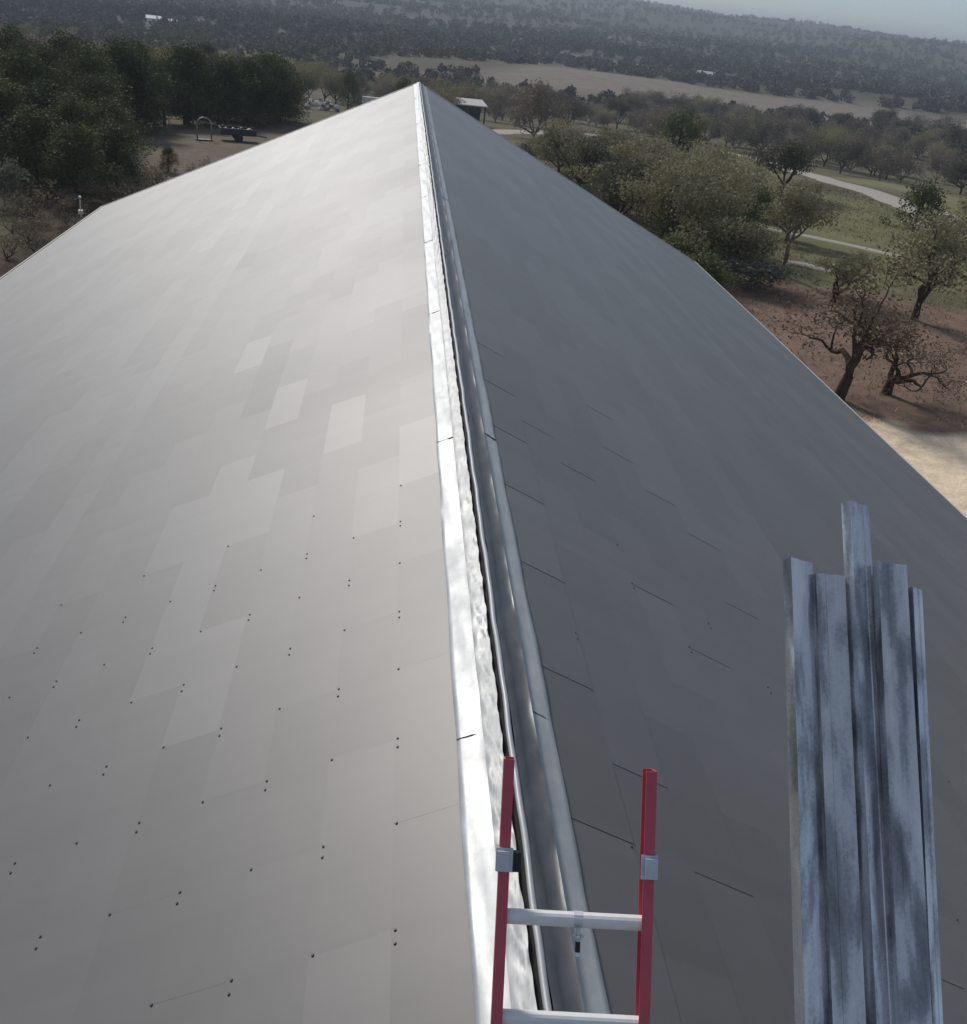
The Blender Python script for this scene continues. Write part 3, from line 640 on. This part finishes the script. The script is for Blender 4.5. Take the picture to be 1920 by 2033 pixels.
for (x, y) in [(-13.2, 44), (-14.4, 47.5), (-12.6, 49.8), (-15.6, 51), (-14.2, 54), (-12.4, 55.4), (-16.4, 54.8), (-13.4, 58.4), (-11.9, 52.6), (-15.2, 57.4), (-13.0, 40.5), (-11.6, 63), (-15.3, 41.6), (-15.4, 44.6), (-16.6, 46.2), (-15.0, 48.6), (-16.6, 48.8), (-15.6, 53.2), (-14.0, 56.2), (-17.2, 50.6), (-13.7, 61.2), (-14.6, 42.9)]:
    tree('dry_shrub%d' % RNG.randrange(2), x, y, RNG.uniform(1.1, 1.9), 'brown dry shrub in the weeds below the left eave', 'shrub', 'dry shrubs below the left eave', W=RNG.uniform(1.5, 2.4))

# ordinals for trees that stand in a row
ORD = ['first', 'second', 'third', 'fourth', 'fifth', 'sixth', 'seventh', 'eighth', 'ninth', 'tenth', 'eleventh', 'twelfth', 'thirteenth', 'fourteenth', 'fifteenth', 'sixteenth', 'seventeenth', 'eighteenth', 'nineteenth', 'twentieth', 'twenty-first', 'twenty-second', 'twenty-third', 'twenty-fourth', 'twenty-fifth', 'twenty-sixth', 'twenty-seventh', 'twenty-eighth']
for grp, txt in (('juniper row behind the left clearing', '%s dark juniper from the left in the row behind the clearing'), ('oaks in the grove along the right roof edge', '%s olive oak from the left in the grove along the right roof edge'), ('near juniper clump at the left', '%s green juniper from the left in the near clump at the left margin'), ('dry shrubs below the left eave', '%s brown dry shrub from the left in the weeds below the eave'), ('shrubs under the grove oaks', '%s low shrub from the left between the grove oaks')):
    g = [o for o in bpy.data.objects if o.get('group') == grp]
    g.sort(key=lambda o: (o.location - CAM).dot(rt) / (o.location - CAM).dot(fw))
    for k, o in enumerate(g): o['label'] = txt % ORD[k]

# far woods: one mass
def woods(N, rmin, rmax, az0, az1, leaves, seed):
    rng = np.random.default_rng(seed); r = np.exp(rng.uniform(math.log(rmin), math.log(rmax), N)); az = np.radians(rng.uniform(az0, az1, N)); X = np.sin(az) * r; Y = np.cos(az) * r + 18
    ok = np.ones(N, bool)
    for k in ('field', 'field_far', 'yellow'): ok &= polysd(POLY[k], X, Y) < -2 - r * .01 * 0
    dens = wob(X, Y, 55, .9) + .6 * wob(X, Y, 210, 2.2); ok &= dens > -.95
    X, Y, r = X[ok], Y[ok], r[ok]; n = len(X); Z = np.array([terrain(a, b) for a, b in zip(X, Y)])
    hs = rng.uniform(2.2, 4.0, n) * np.clip(r / 420, .8, 1.6); ws = hs * rng.uniform(.8, 1.5, n)
    typ = np.clip(.5 + .4 * wob(X, Y, 130, 3.1) + rng.normal(0, .28, n), 0, 1)
    pal = np.array([(.075, .08, .046), (.125, .12, .07), (.175, .148, .108)]); cols = np.where(typ[:, None] < .5, pal[0] + (pal[1] - pal[0]) * typ[:, None] * 2, pal[1] + (pal[2] - pal[1]) * (typ[:, None] - .5) * 2) * rng.uniform(.75, 1.25, (n, 1))
    d = rng.normal(size=(n, leaves, 3)); d /= np.linalg.norm(d, axis=2)[..., None]; rr = rng.random((n, leaves, 1)) ** .4
    p = d * rr * np.stack([ws, ws, hs], -1)[:, None] * .55; p[..., 2] += hs[:, None] * .5; p += np.stack([X, Y, Z], -1)[:, None]
    a = rng.normal(size=p.shape); a /= np.linalg.norm(a, axis=2)[..., None]; b = rng.normal(size=p.shape); b -= a * (a * b).sum(2)[..., None]; b /= np.linalg.norm(b, axis=2)[..., None]
    s = (hs[:, None, None] * .18) * rng.uniform(.6, 1.4, (n, leaves, 1))
    V = np.stack([p - a * s, p - b * s * .7, p + a * s, p + b * s * .7], 2).reshape(-1, 3)
    return V, np.repeat(cols, leaves * 4, axis=0)
parts = [woods(6200, 300, 900, -32, 42, 72, 5), woods(11500, 800, 3300, -32, 42, 38, 6), woods(700, 70, 320, -80, -30, 60, 8), woods(700, 70, 320, 42, 85, 60, 9)]
V = np.concatenate([p[0] for p in parts]); cm = npmesh('distant_woods', V, quads(V), COVER); setcol(cm, np.concatenate([p[1] for p in parts]))
tag(link(bpy.data.objects.new('distant_woods', cm)), 'scrubby woods covering the valley and hills to the horizon', 'woods', kind='stuff')
# dry grass and litter on the near ground
rng = np.random.default_rng(31); N = 22000; X = rng.uniform(10, 62, N); Y = rng.uniform(26, 120, N)
ok = (polysd(POLY['sand'], X, Y) < .2) & ((polysd(POLY['grass'], X, Y) > -6) | (polysd(POLY['soil'], X, Y) > -6)) & ((X > 11) | (Y > 37))
X, Y = X[ok], Y[ok]; ok = np.array([roadd(a, b) > 3.6 if b > 62 else True for a, b in zip(X, Y)]); X, Y = X[ok], Y[ok]; n = len(X)
Z = np.array([terrain(a, b) for a, b in zip(X, Y)]); k = 4; hgt = rng.uniform(.04, .17, (n, k)); az = rng.uniform(0, 6.28, (n, k)); cx = X[:, None] + rng.normal(0, .12, (n, k)); cy = Y[:, None] + rng.normal(0, .12, (n, k)); ww = rng.uniform(.010, .028, (n, k))
zz = Z[:, None] + 0 * az; dx, dy = np.cos(az) * ww, np.sin(az) * ww; lx, ly = rng.normal(0, .08, (n, k)), rng.normal(0, .08, (n, k))
V = np.stack([np.stack([cx - dx, cy - dy, zz - .01], -1), np.stack([cx + dx, cy + dy, zz - .01], -1), np.stack([cx + dx * .3 + lx, cy + dy * .3 + ly, zz + hgt], -1), np.stack([cx - dx * .3 + lx, cy - dy * .3 + ly, zz + hgt], -1)], 2).reshape(-1, 3)
cc = cover(X, Y) * rng.uniform(1.1, 1.9, (n, 1)) + np.array((.03, .026, .015)); gm = npmesh('grass', V, quads(V), TUFT); setcol(gm, np.repeat(cc, k * 4, axis=0))
tag(link(bpy.data.objects.new('grass', gm)), 'short dry grass and litter on the ground right of the building', 'grass', kind='stuff')

# ------------------------------------------------------------------ far things
def thing(name, x, y, label, cat, group=None, rz=0.):
    return tag(empty(name, (x, y, terrain(x, y)), rz), label, cat, group)
# open shed behind the peak
t = thing('open_shed', 10.0, 172, 'open-sided shed with pale flat roof just right of the roof peak', 'shed', rz=.12)
m = MB(); m.add([(-2.6, -2.4, 3.0), (2.6, -2.4, 3.0), (2.6, 2.4, 3.5), (-2.6, 2.4, 3.5), (-2.6, -2.4, 3.16), (2.6, -2.4, 3.16), (2.6, 2.4, 3.66), (-2.6, 2.4, 3.66)], [(0, 3, 2, 1), (4, 5, 6, 7), (0, 1, 5, 4), (1, 2, 6, 5), (2, 3, 7, 6), (3, 0, 4, 7)]); m.build('roof', TRIM, t)
for x in (-2.3, 2.3):
    for y in (-2.1, 2.1): m = MB(); m.box((x - .1, y - .1, -1), (x + .1, y + .1, 3.02 + (.44 if y > 0 else 0))); m.build('post', DARK, t)
m = MB(); m.box((-2.2, 2.0, -1), (2.2, 2.06, 3.3)); m.build('back_wall', DARK, t)
# white trailer, house, rock heap, hoop, trailer with load
def boulder(seed, r):
    rng = random.Random(seed); m = MB(); n = 7
    for a in range(5):
        z = r * (-.3 + a * .28); q = r * math.sqrt(max(.05, 1 - ((a - 1.2) / 3.2) ** 2))
        for b in range(n): k = q * rng.uniform(.72, 1.15); m.v.append((k * math.cos(6.283 * b / n) * 1.15, k * math.sin(6.283 * b / n), z + rng.uniform(-.1, .1) * r))
    for a in range(4):
        for b in range(n): m.f.append((a * n + b, a * n + (b + 1) % n, (a + 1) * n + (b + 1) % n, (a + 1) * n + b))
    m.f.append(tuple(range(4 * n, 5 * n))); return m
BM = [mesh('boulder', *(lambda q: (q.v, q.f))(boulder(k, 1.0)), STONE) for k in range(4)]
t = thing('rock_heap', -12.0, 163, 'heap of white limestone boulders left of the roof peak', 'rocks')
for k in range(22):
    o = bpy.data.objects.new('boulder', BM[k % 4]); u = RNG.uniform(-2.6, 2.6); hgt = max(.1, 1.9 - abs(u) * .55); o.location = (u, RNG.uniform(-1.2, 1.2), RNG.uniform(.1, hgt)); s = RNG.uniform(.22, .55); o.scale = (s, s * RNG.uniform(.7, 1.2), s); o.rotation_euler = (RNG.uniform(-1, 1), RNG.uniform(-1, 1), RNG.uniform(0, 6)); link(o, t)
t = thing('box_trailer', -6.2, 228, 'long white trailer parked behind the left roof edge near the peak', 'trailer', rz=.15); t.scale = (.6, .6, .6)
m = MB(); m.box((-3.2, -1.1, .9), (3.2, 1.1, 3.0)); m.build('body', WHITE, t); m = MB(); m.box((-3.25, -1.15, 3.0), (3.25, 1.15, 3.08)); m.build('roof', TRIM, t)
for x in (-.5, .5):
    for y in (-1.0, 1.0): m = MB(); m.tube([(x, y - .12, .42), (x, y + .12, .42)], .42, 14); m.build('wheel', BLACK, t)
m = MB(); m.tube([(3.2, 0, .85), (4.6, 0, .7)], .08, 6); m.build('drawbar', DARK, t)
def cottage(x, y, w, d, h, label, rz, roofm):
    t = thing('house', x, y, label, 'house', rz=rz); m = MB(); m.box((-w / 2, -d / 2, -2), (w / 2, d / 2, h)); m.build('wall', WHITE, t)
    m = MB(); o_ = .4; m.add([(-w / 2 - o_, -d / 2 - o_, h + .01), (w / 2 + o_, -d / 2 - o_, h + .01), (w / 2 + o_, d / 2 + o_, h + .01), (-w / 2 - o_, d / 2 + o_, h + .01), (-w / 2 - o_, 0, h + d * .25), (w / 2 + o_, 0, h + d * .25)], [(0, 1, 5, 4), (2, 3, 4, 5), (1, 2, 5), (3, 0, 4), (3, 2, 1, 0)]); m.build('roof', roofm, t)
    for k in (-.3, .3): m = MB(); m.box((k * w - .5, -d / 2 - .04, 1), (k * w + .5, -d / 2 - .002, 2.1)); m.build('window', DARK, t)
    m = MB(); m.box((-.45, -d / 2 - .05, 0), (.45, -d / 2 - .002, 2.1)); m.build('door', GREYM, t)
cottage(-114.4, 536, 7, 5, 3.2, 'small white house far off in the woods at upper left', .2, WHITE)
cottage(-107.5, 541, 3.6, 3.4, 2.6, 'tiny white outbuilding right of the far white house', .2, WHITE)
cottage(166, 612, 9, 5, 3, 'pale distant house at the edge of the brown field', -.3, TRIM)
t = thing('hoop_frame', -15.4, 86.2, 'grey metal hoop standing on the left clearing', 'hoop', rz=.3)
m = MB(); m.tube([(-.5, 0, -.2)] + [(-.55 * math.cos(a), 0, 1.15 + .55 * math.sin(a)) for a in [math.pi * q / 10 for q in range(11)]] + [(.55, 0, -.2)], .06, 8); m.build('arch', GREYM, t, True)
m = MB(); m.box((-.62, -.3, -.1), (.62, .3, .12)); m.build('base', DARK, t)
t = thing('utility_trailer', -13.2, 88.5, 'dark utility trailer with scrap beside the grey hoop', 'trailer', rz=.25)
m = MB(); m.box((-1.4, -.8, .5), (1.4, .8, .62)); m.box((-1.4, -.8, .62), (-1.34, .8, 1.0)); m.box((-1.34, .74, .62), (1.4, .8, 1.0)); m.box((-1.34, -.8, .62), (1.4, -.74, 1.0)); m.build('bed', DARK, t)
for y in (-.9, .9): m = MB(); m.tube([(0, y - .1, .34), (0, y + .1, .34)], .34, 14); m.build('wheel', BLACK, t)
m = MB(); m.tube([(1.4, 0, .5), (2.3, 0, .4)], .05, 6); m.build('drawbar', DARK, t)
for k in range(4):
    o = boulder(40 + k, .26).build('scrap', GREYM if k % 2 else DARK, t); o.location = (-.9 + k * .6, RNG.uniform(-.4, .4), .8)
t = thing('standpipe', -14.6, 49.4, 'thin white standpipe in the weeds below the left eave', 'pipe')
m = MB(); m.tube([(0, 0, -.2), (0, 0, 1.1)], .03, 8); m.build('pipe', WHITE, t); m = MB(); m.tube([(0, 0, 1.1), (.0, 0, 1.2)], .06, 10); m.build('cap', WHITE, t)
m = MB(); m.box((-.09, -.09, .4), (.09, .09, .58)); m.build('valve_box', WHITE, t)

# ------------------------------------------------------------------ haze
zmax = float(GZ.max()) + 8; zmin = float(GZ.min()) - 1
m = MB(); m.box((-7100, -7090, zmin), (7100, 7120, zmax)); hz = m.build('haze', EARTH); hz.data.materials.clear()
hm = bpy.data.materials.new('haze'); hm.use_nodes = True; ht = hm.node_tree; ht.nodes.clear(); ho = ht.nodes.new('ShaderNodeOutputMaterial'); pv = ht.nodes.new('ShaderNodeVolumePrincipled')
pv.inputs['Color'].default_value = (.60, .68, .80, 1); pv.inputs['Density'].default_value = .00036; pv.inputs['Anisotropy'].default_value = .2; ht.links.new(pv.outputs[0], ho.inputs['Volume']); hz.data.materials.append(hm); tag(hz, kind='stuff')
